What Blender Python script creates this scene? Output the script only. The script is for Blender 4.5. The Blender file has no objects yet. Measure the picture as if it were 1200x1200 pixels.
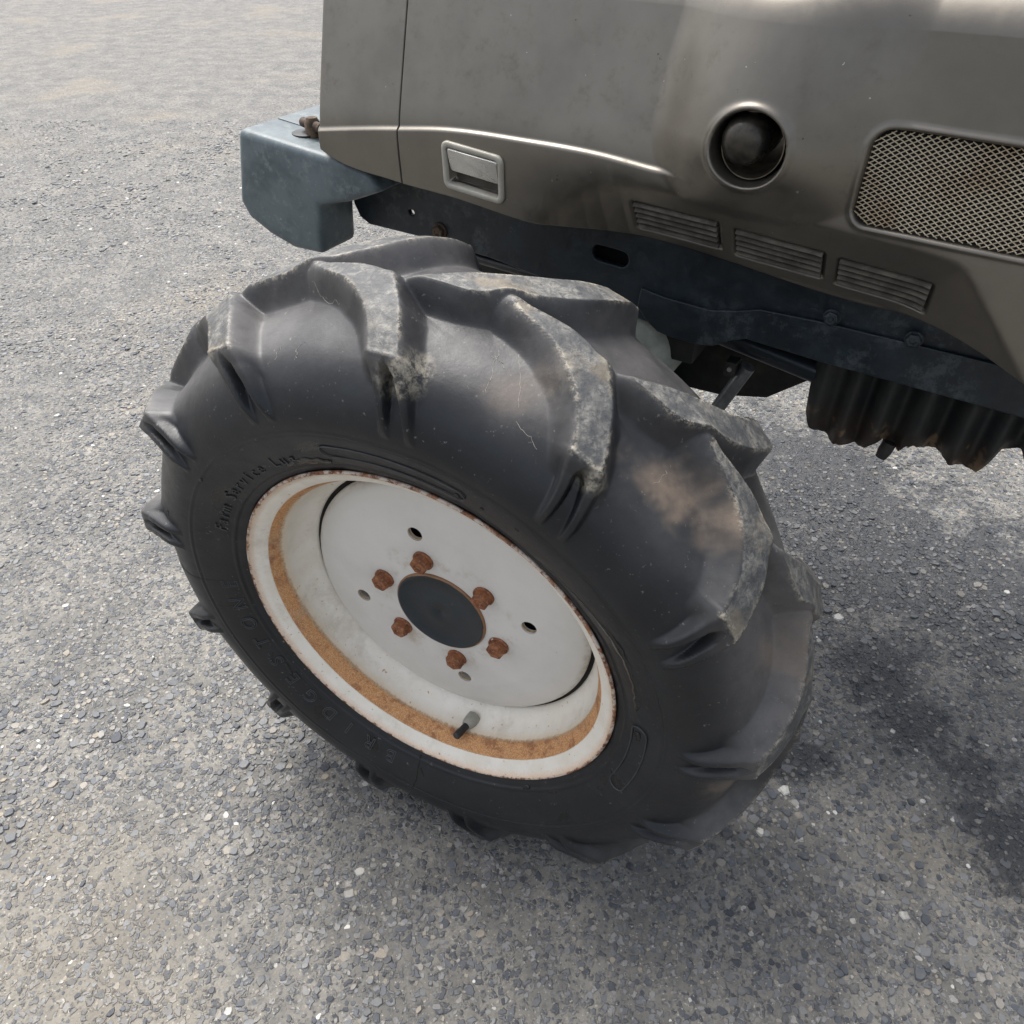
import bpy, bmesh, math, random
import numpy as np
from mathutils import Vector, Matrix
R = math.radians
C = bpy.context.scene.collection
rng = np.random.default_rng(7)
random.seed(7)

# ------------------------------------------------------------------ camera, sky, sun, exposure
sc = bpy.context.scene
cam = bpy.data.objects.new('camera', bpy.data.cameras.new('camera')); C.objects.link(cam)
cam.location = (0, 0, 1.008); cam.rotation_euler = (R(90 - 41.1), 0, 0)
cam.data.sensor_width = 36; cam.data.sensor_fit = 'HORIZONTAL'; cam.data.lens = 36 * 880 / 1200
cam.data.clip_start = .02; cam.data.clip_end = 600
sc.camera = cam
SUN_EL, SUN_AZ = 62, -34            # azimuth measured from +Y (view direction) towards +X
w = bpy.data.worlds.new('World'); sc.world = w; w.use_nodes = True
nt = w.node_tree; bgn = nt.nodes['Background']
sky = nt.nodes.new('ShaderNodeTexSky'); sky.sky_type = 'NISHITA'; sky.sun_disc = False
sky.sun_elevation = R(SUN_EL); sky.sun_rotation = R(SUN_AZ); sky.dust_density = 5; sky.air_density = 1.0; sky.ozone_density = 1
hs = nt.nodes.new('ShaderNodeHueSaturation'); hs.inputs['Saturation'].default_value = .42
nt.links.new(sky.outputs[0], hs.inputs['Color']); nt.links.new(hs.outputs[0], bgn.inputs[0])
bgn.inputs[1].default_value = .118
sl = bpy.data.lights.new('sun', 'SUN'); sl.energy = 1.5; sl.angle = R(36); sl.color = (1, .98, .95)
so = bpy.data.objects.new('sun', sl); C.objects.link(so)
sd = Vector((math.sin(R(SUN_AZ)) * math.cos(R(SUN_EL)), math.cos(R(SUN_AZ)) * math.cos(R(SUN_EL)), math.sin(R(SUN_EL))))
so.rotation_euler = sd.to_track_quat('Z', 'Y').to_euler(); so.location = (0, 0, 5)
vs = sc.view_settings; vs.view_transform = 'Standard'; vs.look = 'None'; vs.gamma = 1; vs.use_curve_mapping = False
vs.exposure = 1.28

# ------------------------------------------------------------------ material helpers
class NT:
    def __init__(s, name):
        s.m = bpy.data.materials.new(name); s.m.use_nodes = True
        s.t = s.m.node_tree; s.b = s.t.nodes['Principled BSDF']
    def n(s, typ, **kw):
        x = s.t.nodes.new(typ)
        for k, v in kw.items(): setattr(x, k, v)
        return x
    def l(s, a, b): s.t.links.new(a, b)
    def inp(s, node, i, v):
        if hasattr(v, 'is_output'): s.l(v, node.inputs[i])
        else: node.inputs[i].default_value = v
    def coord(s):
        if not hasattr(s, 'tc'): s.tc = s.n('ShaderNodeTexCoord')
        return s.tc.outputs['Object']
    def noise(s, scale, detail=4, rough=.55, vec=None, dist=0):
        x = s.n('ShaderNodeTexNoise'); s.l(vec if vec else s.coord(), x.inputs['Vector'])
        x.inputs['Scale'].default_value = scale; x.inputs['Detail'].default_value = detail
        x.inputs['Roughness'].default_value = rough; x.inputs['Distortion'].default_value = dist
        return x.outputs[0]
    def vor(s, scale, out='Distance', feature='F1', vec=None, rnd=1):
        x = s.n('ShaderNodeTexVoronoi', feature=feature); s.l(vec if vec else s.coord(), x.inputs['Vector'])
        x.inputs['Scale'].default_value = scale; x.inputs['Randomness'].default_value = rnd
        return x.outputs[out]
    def ramp(s, v, a, b, lo=0., hi=1.):
        x = s.n('ShaderNodeMapRange', interpolation_type='SMOOTHSTEP'); s.l(v, x.inputs[0])
        for i, q in zip((1, 2, 3, 4), (a, b, lo, hi)): x.inputs[i].default_value = q
        return x.outputs[0]
    def math(s, op, a, b=0.):
        x = s.n('ShaderNodeMath', operation=op); s.inp(x, 0, a); s.inp(x, 1, b); return x.outputs[0]
    def mix(s, f, a, b):
        x = s.n('ShaderNodeMix', data_type='RGBA')
        s.inp(x, 0, f)
        for i, v in ((6, a), (7, b)):
            if hasattr(v, 'is_output'): s.l(v, x.inputs[i])
            else: x.inputs[i].default_value = (*v, 1)
        return x.outputs[2]
    def attr(s, name):
        x = s.n('ShaderNodeAttribute', attribute_name=name); return x.outputs['Fac']
    def xyz(s):
        x = s.n('ShaderNodeSeparateXYZ'); s.l(s.coord(), x.inputs[0]); return x.outputs
    def bump(s, h, strength=.5, dist=.001, prev=None):
        x = s.n('ShaderNodeBump'); s.l(h, x.inputs['Height']); x.inputs['Strength'].default_value = strength
        x.inputs['Distance'].default_value = dist
        if prev: s.l(prev, x.inputs['Normal'])
        return x.outputs[0]
    def out(s, col=None, rough=None, metal=None, nrm=None, spec=None, coat=None):
        for k, v in (('Base Color', col), ('Roughness', rough), ('Metallic', metal), ('Specular IOR Level', spec), ('Coat Weight', coat)):
            if v is None: continue
            if hasattr(v, 'is_output'): s.l(v, s.b.inputs[k])
            else: s.b.inputs[k].default_value = (*v, 1) if isinstance(v, tuple) else v
        if nrm: s.l(nrm, s.b.inputs['Normal'])
        return s.m

def m_simple(name, col, rough, metal=0, var=.25, sc_=40, bump=.15, dirt=None, dirt_amt=.5, dscale=12, coat=None):
    N = NT(name)
    a = N.noise(sc_, 5); b = N.noise(sc_ * 9, 3)
    dark = tuple(c * (1 - var) for c in col)
    c = N.mix(N.ramp(a, .35, .65), col, dark)
    if dirt:
        c = N.mix(N.math('MULTIPLY', N.ramp(N.noise(dscale, 6, .65), .48, .66), dirt_amt), c, dirt)
    r = N.ramp(a, .3, .7, rough - .07, rough + .1)
    return N.out(c, r, metal, N.bump(b, bump, .0006), coat=coat)

# ------------------------------------------------------------------ object helpers
def obj(name, me, parent=None, mat=None, label=None, kind=None):
    o = bpy.data.objects.new(name, me); C.objects.link(o)
    if parent: o.parent = parent
    if mat and not me.materials: me.materials.append(mat)
    if label: o['label'] = label
    if kind: o['kind'] = kind
    return o
def bm_obj(name, bm, parent, mat, smooth=True, angle=35, bevel=0, seg=2, label=None, kind=None):
    bmesh.ops.recalc_face_normals(bm, faces=bm.faces)
    if bevel:
        es = [e for e in bm.edges if len(e.link_faces) == 2 and e.calc_face_angle(0) > R(30)]
        bmesh.ops.bevel(bm, geom=es, offset=bevel, segments=seg, profile=.6, affect='EDGES', clamp_overlap=True)
    me = bpy.data.meshes.new(name); bm.to_mesh(me); bm.free()
    if smooth:
        me.shade_smooth(); me.set_sharp_from_angle(angle=R(angle))
    return obj(name, me, parent, mat, label, kind)
def V(X, O, Z): return Vector((X, -O, Z))        # X rearward, O outward from the tractor, Z up
def add_box(bm, x0, x1, o0, o1, z0, z1):
    vs_ = [bm.verts.new(V(x, o, z)) for x in (x0, x1) for o in (o0, o1) for z in (z0, z1)]
    for f in ((0, 1, 3, 2), (4, 6, 7, 5), (0, 4, 5, 1), (2, 3, 7, 6), (0, 2, 6, 4), (1, 5, 7, 3)): bm.faces.new([vs_[i] for i in f])
def add_tube(bm, pts, rad, n=16, cap=True):
    pts = [Vector(p) for p in pts]; rings = []
    rads = rad if isinstance(rad, (list, tuple)) else [rad] * len(pts)
    for i, p in enumerate(pts):
        d = (pts[min(i + 1, len(pts) - 1)] - pts[max(i - 1, 0)]).normalized()
        a = d.orthogonal().normalized() if i == 0 else (a - d * a.dot(d)).normalized()
        b = d.cross(a)
        rings.append([bm.verts.new(p + rads[i] * (math.cos(t) * a + math.sin(t) * b)) for t in [2 * math.pi * k / n for k in range(n)]])
    for r0, r1 in zip(rings, rings[1:]):
        for k in range(n): bm.faces.new((r0[k], r0[(k + 1) % n], r1[(k + 1) % n], r1[k]))
    if cap: bm.faces.new(rings[0]); bm.faces.new(rings[-1][::-1])
def extrude_poly(bm, pts, o0, o1):
    """prism of an outline in the X-Z plane between two outward distances"""
    a = [bm.verts.new(V(x, o0, z)) for x, z in pts]; b = [bm.verts.new(V(x, o1, z)) for x, z in pts]
    bm.faces.new(a); bm.faces.new(b[::-1]); n = len(pts)
    for i in range(n): bm.faces.new((a[i], a[(i + 1) % n], b[(i + 1) % n], b[i]))
def plate(name, outline, holes, o_face, thick, bevel, parent, mat, label=None):
    """steel plate with real holes, standing in the X-Z plane"""
    cu = bpy.data.curves.new(name, 'CURVE'); cu.dimensions = '2D'; cu.fill_mode = 'BOTH'
    cu.extrude = thick / 2 - bevel; cu.bevel_depth = bevel; cu.bevel_resolution = 2
    for pts in [outline] + holes:
        s = cu.splines.new('POLY'); s.points.add(len(pts) - 1); s.use_cyclic_u = True
        for p, (x, z) in zip(s.points, pts): p.co = (x, z, 0, 1)
    t = bpy.data.objects.new('t', cu); C.objects.link(t)
    me = bpy.data.meshes.new_from_object(t.evaluated_get(bpy.context.evaluated_depsgraph_get()))
    bpy.data.objects.remove(t)
    me.transform(Matrix(((1, 0, 0, 0), (0, 0, 1, -(o_face - thick / 2)), (0, 1, 0, 0), (0, 0, 0, 1))))
    me.materials.clear(); me.shade_smooth(); me.set_sharp_from_angle(angle=R(40))
    return obj(name, me, parent, mat, label)
def grid_mesh(name, P, uloop=False, vnorm=True, keep=None):
    """P: (nu, nv, 3). mesh with vertex normals of the whole grid, optional face mask list -> list of meshes"""
    nu, nv = P.shape[:2]
    du = (np.roll(P, -1, 0) - np.roll(P, 1, 0)) if uloop else np.gradient(P, axis=0)
    dv = np.gradient(P, axis=1)
    Nn = np.cross(du, dv); Nn /= np.linalg.norm(Nn, axis=2)[..., None] + 1e-12
    iu = np.arange(nu if uloop else nu - 1); iv = np.arange(nv - 1)
    a = (iu[:, None] * nv + iv[None]); b = (((iu + 1) % nu)[:, None] * nv + iv[None])
    F = np.stack([a, b, b + 1, a + 1], -1)
    return Nn, F
def make_mesh(name, Pf, Nf, F, attrs={}):
    used = np.unique(F); remap = np.full(len(Pf), -1); remap[used] = np.arange(len(used))
    me = bpy.data.meshes.new(name); P = Pf[used]; F = remap[F]
    me.vertices.add(len(P)); me.vertices.foreach_set('co', P.astype(np.float32).ravel())
    me.loops.add(F.size); me.loops.foreach_set('vertex_index', F.ravel().astype(np.int32))
    me.polygons.add(len(F)); me.polygons.foreach_set('loop_start', np.arange(0, F.size, F.shape[1], dtype=np.int32))
    me.update(calc_edges=True); me.shade_smooth()
    for k, v in attrs.items():
        at = me.attributes.new(k, 'FLOAT', 'POINT'); at.data.foreach_set('value', v[used].astype(np.float32))
    if Nf is not None: me.normals_split_custom_set_from_vertices(Nf[used].tolist())
    return me
def sstep(x, a, b):
    t = np.clip((x - a) / (b - a), 0, 1); return t * t * (3 - 2 * t)
def vnoise(x, y, seed=0):
    r = np.random.default_rng(seed); T = r.random((64, 64)); xi = np.floor(x).astype(int); yi = np.floor(y).astype(int)
    fx = x - xi; fy = y - yi; fx = fx * fx * (3 - 2 * fx); fy = fy * fy * (3 - 2 * fy)
    g = lambda i, j: T[i % 64, j % 64]
    return (g(xi, yi) * (1 - fx) + g(xi + 1, yi) * fx) * (1 - fy) + (g(xi, yi + 1) * (1 - fx) + g(xi + 1, yi + 1) * fx) * fy

def cinterp(x, xs, ys):
    xs, ys = np.array(xs), np.array(ys); m = np.gradient(ys, xs); i = np.clip(np.searchsorted(xs, x) - 1, 0, len(xs) - 2)
    h = xs[i + 1] - xs[i]; t = np.clip((x - xs[i]) / h, 0, 1)
    return (2 * t ** 3 - 3 * t ** 2 + 1) * ys[i] + (t ** 3 - 2 * t ** 2 + t) * h * m[i] + (-2 * t ** 3 + 3 * t ** 2) * ys[i + 1] + (t ** 3 - t ** 2) * h * m[i + 1]

# ------------------------------------------------------------------ ground
def ground_shader(N, stone_attr=None):
    geo = N.n('ShaderNodeNewGeometry'); pos = geo.outputs['Position']
    def nz(s, d=4, r=.55): return N.noise(s, d, r, vec=pos)
    big = nz(1.7, 3); mid = nz(9, 4); fine = nz(140, 4, .7)
    tan = N.mix(N.ramp(mid, .35, .65), (.205, .193, .168), (.120, .115, .103))
    tan = N.mix(N.ramp(fine, .42, .75), tan, (.09, .088, .084))
    # wet stain beside the wheel with tractor shade painted in, outline roughened by noise
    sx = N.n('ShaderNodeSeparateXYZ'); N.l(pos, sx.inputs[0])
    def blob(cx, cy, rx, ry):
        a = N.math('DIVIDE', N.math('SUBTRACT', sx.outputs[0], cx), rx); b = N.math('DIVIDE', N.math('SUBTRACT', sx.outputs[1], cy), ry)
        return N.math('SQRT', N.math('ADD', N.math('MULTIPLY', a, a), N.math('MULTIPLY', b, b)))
    bl = N.math('MINIMUM', blob(.66, 1.22, .22, .28), blob(.80, .98, .30, .18))  # first ellipse is mostly painted shade from under the tractor
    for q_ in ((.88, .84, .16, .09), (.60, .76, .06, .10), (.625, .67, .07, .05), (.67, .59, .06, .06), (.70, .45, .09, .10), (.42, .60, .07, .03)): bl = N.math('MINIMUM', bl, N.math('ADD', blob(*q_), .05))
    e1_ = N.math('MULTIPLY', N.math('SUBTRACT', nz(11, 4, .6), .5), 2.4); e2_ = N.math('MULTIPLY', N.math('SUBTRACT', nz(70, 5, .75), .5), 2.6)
    wet_or_shade = N.ramp(N.math('ADD', bl, N.math('ADD', e1_, e2_)), .70, 1.30, 1, 0)
    return pos, nz, big, tan, wet_or_shade, fine
def mat_ground():
    N = NT('asphalt_binder'); pos, nz, big, tan, wet_or_shade, fine = ground_shader(N)
    dn = N.n('ShaderNodeTexNoise'); N.l(pos, dn.inputs['Vector']); dn.inputs['Scale'].default_value = 120; dn.inputs['Detail'].default_value = 3
    dm = N.n('ShaderNodeVectorMath', operation='MULTIPLY_ADD'); N.l(dn.outputs['Color'], dm.inputs[0]); dm.inputs[1].default_value = (.011, .011, .011); N.l(pos, dm.inputs[2])
    pos2 = dm.outputs[0]
    vr = N.n('ShaderNodeTexVoronoi', feature='F1'); N.l(pos2, vr.inputs['Vector']); vr.inputs['Scale'].default_value = 105
    stone = N.n('ShaderNodeValToRGB'); cr = stone.color_ramp
    cr.elements[0].position = 0; cr.elements[0].color = (.055, .06, .07, 1); cr.elements[1].position = 1; cr.elements[1].color = (.25, .24, .225, 1)
    e = cr.elements.new(.6); e.color = (.125, .13, .138, 1)
    sepc = N.n('ShaderNodeSeparateColor'); N.l(vr.outputs['Color'], sepc.inputs[0]); N.l(sepc.outputs[0], stone.inputs[0])
    edge = N.vor(105, 'Distance', 'DISTANCE_TO_EDGE', vec=pos2)
    m = N.math('MULTIPLY', N.ramp(edge, .03, .20), N.ramp(sepc.outputs[1], .30, .5))
    col = N.mix(m, tan, stone.outputs[0])
    col = N.mix(N.math('MULTIPLY', N.ramp(big, .52, .7), .4), col, (.24, .205, .15))
    col = N.mix(N.math('MULTIPLY', N.ramp(nz(210, 3, .7), .60, .70), .8), col, (.42, .40, .35))
    col = N.mix(N.math('MULTIPLY', N.ramp(nz(160, 3, .7), .58, .68), .7), col, (.045, .047, .05))
    col = N.mix(N.math('MULTIPLY', wet_or_shade, .85), col, (.016, .018, .022))
    h = N.math('ADD', N.math('MULTIPLY', m, .8), N.math('MULTIPLY', fine, .5))
    h = N.math('ADD', h, N.math('MULTIPLY', nz(30, 3), .8))
    return N.out(col, N.ramp(wet_or_shade, 0, 1, .78, .5), 0, N.bump(h, .85, .0028))
def mat_chip():
    N = NT('aggregate_stone'); pos, nz, big, tan, wet_or_shade, fine = ground_shader(N)
    t = N.attr('tone'); r = N.n('ShaderNodeValToRGB'); N.l(t, r.inputs[0]); cr = r.color_ramp
    cr.elements[0].position = 0; cr.elements[0].color = (.032, .037, .046, 1); cr.elements[1].position = 1; cr.elements[1].color = (.62, .60, .55, 1)
    for p, c in ((.40, (.075, .083, .095)), (.8, (.185, .188, .188)), (.93, (.25, .215, .165)), (.985, (.27, .26, .24))):
        e = cr.elements.new(p); e.color = (*c, 1)
    col = N.mix(N.math('MULTIPLY', N.ramp(nz(45, 4, .7), .45, .62), .6), r.outputs[0], tan)
    col = N.mix(N.math('MULTIPLY', wet_or_shade, N.ramp(t, 0, 1, .78, .45)), col, (.014, .017, .022))
    return N.out(col, N.ramp(wet_or_shade, 0, 1, .58, .34), 0, N.bump(nz(420, 4, .7), .6, .0012))
me = bpy.data.meshes.new('ground')
gx = sorted(set(np.concatenate([np.linspace(-3, 3, 61), [-300, -80, -20, -8, 8, 20, 80, 300]]).tolist()))
gy = sorted(set(np.concatenate([np.linspace(-1, 5, 61), [-300, -60, -10, 8, 14, 30, 80, 300]]).tolist()))
GX, GY = np.meshgrid(gx, gy, indexing='ij'); GZ = (vnoise(GX * 3 + 40, GY * 3 + 40, 3) - .5) * .006 * (np.abs(GX) < 4) * (np.abs(GY) < 6) - .004
P = np.stack([GX, GY, GZ], -1); _, F = grid_mesh('g', P)
gme = make_mesh('ground', P.reshape(-1, 3), None, F.reshape(-1, 4))
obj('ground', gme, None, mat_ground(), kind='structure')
# aggregate stones set in the surface
parts_ = []
for sp, y0, y1, dens in ((.0088, .12, 2.15, .9), (.0115, 2.15, 2.9, .85), (.0160, 2.9, 4.2, .8)):
    xs = np.arange(-3.1, 3.1, sp); ys = np.arange(y0, y1, sp)
    A1, B1 = np.meshgrid(xs, ys, indexing='ij'); A1 = A1.ravel(); B1 = B1.ravel()
    ok = (np.abs(A1) < .74 * (.7536 * B1 + .6626) + .05) & (rng.random(len(A1)) < dens) & ~((B1 > 2.15) & (A1 > .55 * B1 + .3))
    A1 = A1[ok] + rng.uniform(-.35, .35, ok.sum()) * sp; B1 = B1[ok] + rng.uniform(-.35, .35, ok.sum()) * sp
    parts_.append(np.stack([A1, B1, np.full(len(A1), sp / .0088)]))
X_, Y_, SC_ = np.concatenate(parts_, 1)
n = len(X_); S = 7
patch = vnoise(X_ * 6 + 30, Y_ * 6 + 30, 5)
rad = np.clip(rng.lognormal(math.log(.0036), .42, n), .0014, .0092) * (.75 + .5 * patch) * SC_ ** .7
asp = rng.uniform(.6, 1, n); rot = rng.uniform(0, 6.283, n); ang = np.arange(S) * 2 * math.pi / S
A = ang[None] + rng.uniform(-.3, .3, (n, S)); rr = rad[:, None] * rng.uniform(.75, 1.15, (n, S))
px_, py_ = rr * np.cos(A), rr * np.sin(A) * asp[:, None]
cx = px_ * np.cos(rot)[:, None] - py_ * np.sin(rot)[:, None]; cy = px_ * np.sin(rot)[:, None] + py_ * np.cos(rot)[:, None]
gz0 = (vnoise(X_ * 3 + 40, Y_ * 3 + 40, 3) - .5) * .006 - .004
hgt = rad * rng.uniform(.03, .24, n) * (.45 + patch); tx, ty = rng.normal(0, .11, n), rng.normal(0, .11, n)
bot = np.stack([X_[:, None] + cx, Y_[:, None] + cy, np.repeat((gz0 - .0015)[:, None], S, 1)], -1)
q = .74
top = np.stack([X_[:, None] + cx * q, Y_[:, None] + cy * q, (gz0 + hgt)[:, None] + cx * q * tx[:, None] + cy * q * ty[:, None]], -1)
Pc = np.concatenate([top, bot], 1).reshape(-1, 3)
base = (np.arange(n) * 2 * S)[:, None]
k = np.arange(S); k2 = (k + 1) % S
quads = np.stack([k + S, k2 + S, k2, k], -1)                                 # sides
sides = (base[:, :, None] + quads[None]).reshape(-1, 4)
topf = base + k[None]
cme = bpy.data.meshes.new('asphalt_aggregate'); cme.vertices.add(len(Pc)); cme.vertices.foreach_set('co', Pc.astype(np.float32).ravel())
li = np.concatenate([sides.ravel(), topf.ravel()]).astype(np.int32); cme.loops.add(len(li)); cme.loops.foreach_set('vertex_index', li)
ls = np.concatenate([np.arange(len(sides)) * 4, len(sides) * 4 + np.arange(n) * S]).astype(np.int32)
cme.polygons.add(len(ls)); cme.polygons.foreach_set('loop_start', ls); cme.update(calc_edges=True); cme.shade_flat()
at = cme.attributes.new('tone', 'FLOAT', 'POINT'); at.data.foreach_set('value', np.repeat(rng.random(n), 2 * S).astype(np.float32))
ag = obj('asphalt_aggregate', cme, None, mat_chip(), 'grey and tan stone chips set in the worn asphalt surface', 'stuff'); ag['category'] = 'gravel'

# ------------------------------------------------------------------ the tractor
tr = bpy.data.objects.new('tractor', None); C.objects.link(tr)
tr.location = (-.1004, .512, 0); tr.rotation_euler = (0, 0, math.atan2(-.51899, .85478))
tr['label'] = 'grey-brown tractor with a white rusty rim, chunky lugged tyre and dark blue chassis rail'
tr['category'] = 'tractor'
WC = V(0, 0, .375); WR = R(6)                      # wheel centre, steering angle
def wheel_obj(o): o.location = WC; o.rotation_euler = (0, 0, WR); return o
def sub_wheel(o): return o                         # children of wheel parts live in the same local frame

# ---- tyre
def mat_rubber():
    N = NT('tyre_rubber'); x, y, z = N.xyz()
    r = N.math('SQRT', N.math('ADD', N.math('MULTIPLY', x, x), N.math('MULTIPLY', z, z)))
    worn = N.attr('worn'); edge = N.attr('edge'); val = N.attr('valley')
    n1 = N.noise(5.5, 5, .6); n2 = N.noise(38, 6, .7); n3 = N.noise(150, 8, .8, dist=.5); n4 = N.noise(13, 5, .6)
    col = N.mix(N.ramp(n4, .35, .7), (.0075, .009, .0115), (.0135, .0155, .018))
    # dust with painted sky sheen between the lugs, mud smears and chalky powder
    dust_sheen = N.math('MULTIPLY', N.ramp(n1, .36, .62, .2, 1), N.math('MULTIPLY', N.math('MULTIPLY', val, N.ramp(r, .318, .356, .25, 1)), .62))
    dust_sheen = N.math('MULTIPLY', dust_sheen, N.ramp(N.noise(70, 6, .7), .25, .6, .7, 1))
    col = N.mix(dust_sheen, col, (.15, .143, .14))
    mud = N.math('MULTIPLY', N.attr('mud'), N.ramp(N.noise(26, 6, .7), .25, .65, .35, 1))
    col = N.mix(N.math('MULTIPLY', mud, .85), col, (.22, .168, .125))
    pwd = N.math('MULTIPLY', N.attr('powder'), N.ramp(N.noise(120, 5, .75), .38, .62))
    col = N.mix(N.math('MULTIPLY', pwd, .85), col, (.42, .38, .30))
    speck = N.math('MULTIPLY', N.ramp(N.noise(240, 3, .6), .64, .72), N.ramp(n2, .45, .6))
    col = N.mix(N.math('MULTIPLY', speck, .45), col, (.28, .27, .24))
    # scuffed crown of the lugs: chalky wear in clumps that fades into the black rubber
    cl = N.ramp(N.noise(34, 6, .7), .40, .62)
    sc1 = N.math('MULTIPLY', N.ramp(n3, .36, .66), N.math('ADD', N.math('MULTIPLY', cl, .8), .2))
    wc = N.mix(sc1, (.050, .053, .057), (.24, .23, .205))
    wc = N.mix(N.math('MULTIPLY', N.ramp(N.noise(19, 5, .65), .52, .66), .55), wc, (.23, .19, .135))
    wm = N.ramp(N.math('ADD', worn, N.math('MULTIPLY', N.math('SUBTRACT', N.noise(75, 5, .75), .5), 1.5)), .25, .85)
    wm = N.math('MULTIPLY', wm, N.ramp(worn, .02, .25))
    col = N.mix(N.math('MULTIPLY', wm, .9), col, wc)
    eg = N.math('MULTIPLY', N.math('MULTIPLY', edge, N.ramp(N.noise(190, 4, .8), .44, .62)), N.ramp(N.noise(28, 4, .6), .38, .60))
    col = N.mix(N.math('MULTIPLY', eg, .8), col, (.40, .36, .28))
    # water still lying on the lower side wall
    sw = N.math('MULTIPLY', N.ramp(r, .228, .240), N.ramp(r, .262, .275, 1, 0))
    wet_or_shade = N.math('MULTIPLY', sw, N.ramp(N.noise(17, 4, .5, dist=.6), .64, .66))
    col = N.mix(wet_or_shade, col, (.006, .007, .008))
    rough = N.ramp(n2, .3, .7, .31, .44)
    rough = N.math('ADD', rough, N.math('MULTIPLY', N.math('MAXIMUM', dust_sheen, worn), .22))
    rough = N.math('SUBTRACT', rough, N.math('MULTIPLY', wet_or_shade, .2))
    b0 = N.bump(N.noise(16, 4, .5), .25, .006)
    b1 = N.bump(N.noise(420, 4, .7), .25, .0006, b0)
    b2 = N.bump(N.math('MULTIPLY', N.noise(150, 5, .7), worn), .45, .0020, b1)
    return N.out(col, rough, 0, b2, spec=.40)
M_rub = mat_rubber()
CEN = -.0915
half = np.array([(-.0915, .3590), (-.065, .3580), (-.038, .3540), (-.014, .3455), (.003, .334), (.0165, .316), (.0245, .294), (.0235, .274),
                 (.0150, .250), (.0065, .234), (.0010, .2255), (-.0040, .2190), (-.0120, .2120)])
def catmull(p, m=24):
    q = np.vstack([2 * p[0] - p[1], p, 2 * p[-1] - p[-2]]); out = []
    for i in range(1, len(q) - 2):
        t = np.linspace(0, 1, m, endpoint=False)[:, None]
        out.append(.5 * (2 * q[i] + (q[i + 1] - q[i - 1]) * t + (2 * q[i - 1] - 5 * q[i] + 4 * q[i + 1] - q[i + 2]) * t ** 2 + (3 * q[i] - q[i - 1] - 3 * q[i + 1] + q[i + 2]) * t ** 3))
    out.append(p[-1:]); return np.vstack(out)
mir = half[::-1].copy(); mir[:, 0] = 2 * CEN - mir[:, 0]
hc = catmull(np.vstack([mir[:-1], half])); ic = np.abs(hc[:, 0] - CEN + 1e-9).argmin()
arc = np.r_[0, np.cumsum(np.hypot(*np.diff(hc, axis=0).T))]; arc -= np.interp(CEN, hc[:, 0][ic - 5:ic + 5], arc[ic - 5:ic + 5])
def prof_at(s): return np.interp(s, arc, hc[:, 0]), np.interp(s, arc, hc[:, 1])
smax = arc[-1]
s_out = np.concatenate([np.linspace(-smax, -.12, 30)[:-1], np.linspace(-.12, .205, 236), np.linspace(.205, smax, 20)[1:]])
o_, r_ = prof_at(s_out)
do, dr = np.gradient(o_, s_out), np.gradient(r_, s_out)
no, nr = -dr, do; L_ = np.hypot(no, nr); no /= L_; nr /= L_
kern = np.array([1, 2, 3, 2, 1]) / 9.
no = np.convolve(np.pad(no, 2, 'edge'), kern, 'valid'); nr = np.convolve(np.pad(nr, 2, 'edge'), kern, 'valid')
NU = 1850; th = np.linspace(0, 2 * math.pi, NU, endpoint=False); TD = np.degrees(th)[:, None]
SS = s_out[None]; RR_ = r_[None]
SH = float(np.interp(.334, np.interp(np.linspace(0, .12, 400), arc, hc[:, 1])[::-1], np.linspace(0, .12, 400)[::-1]))   # arc length at the shoulder corner
SH -= .006
PITCH = 360 / 13
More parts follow.
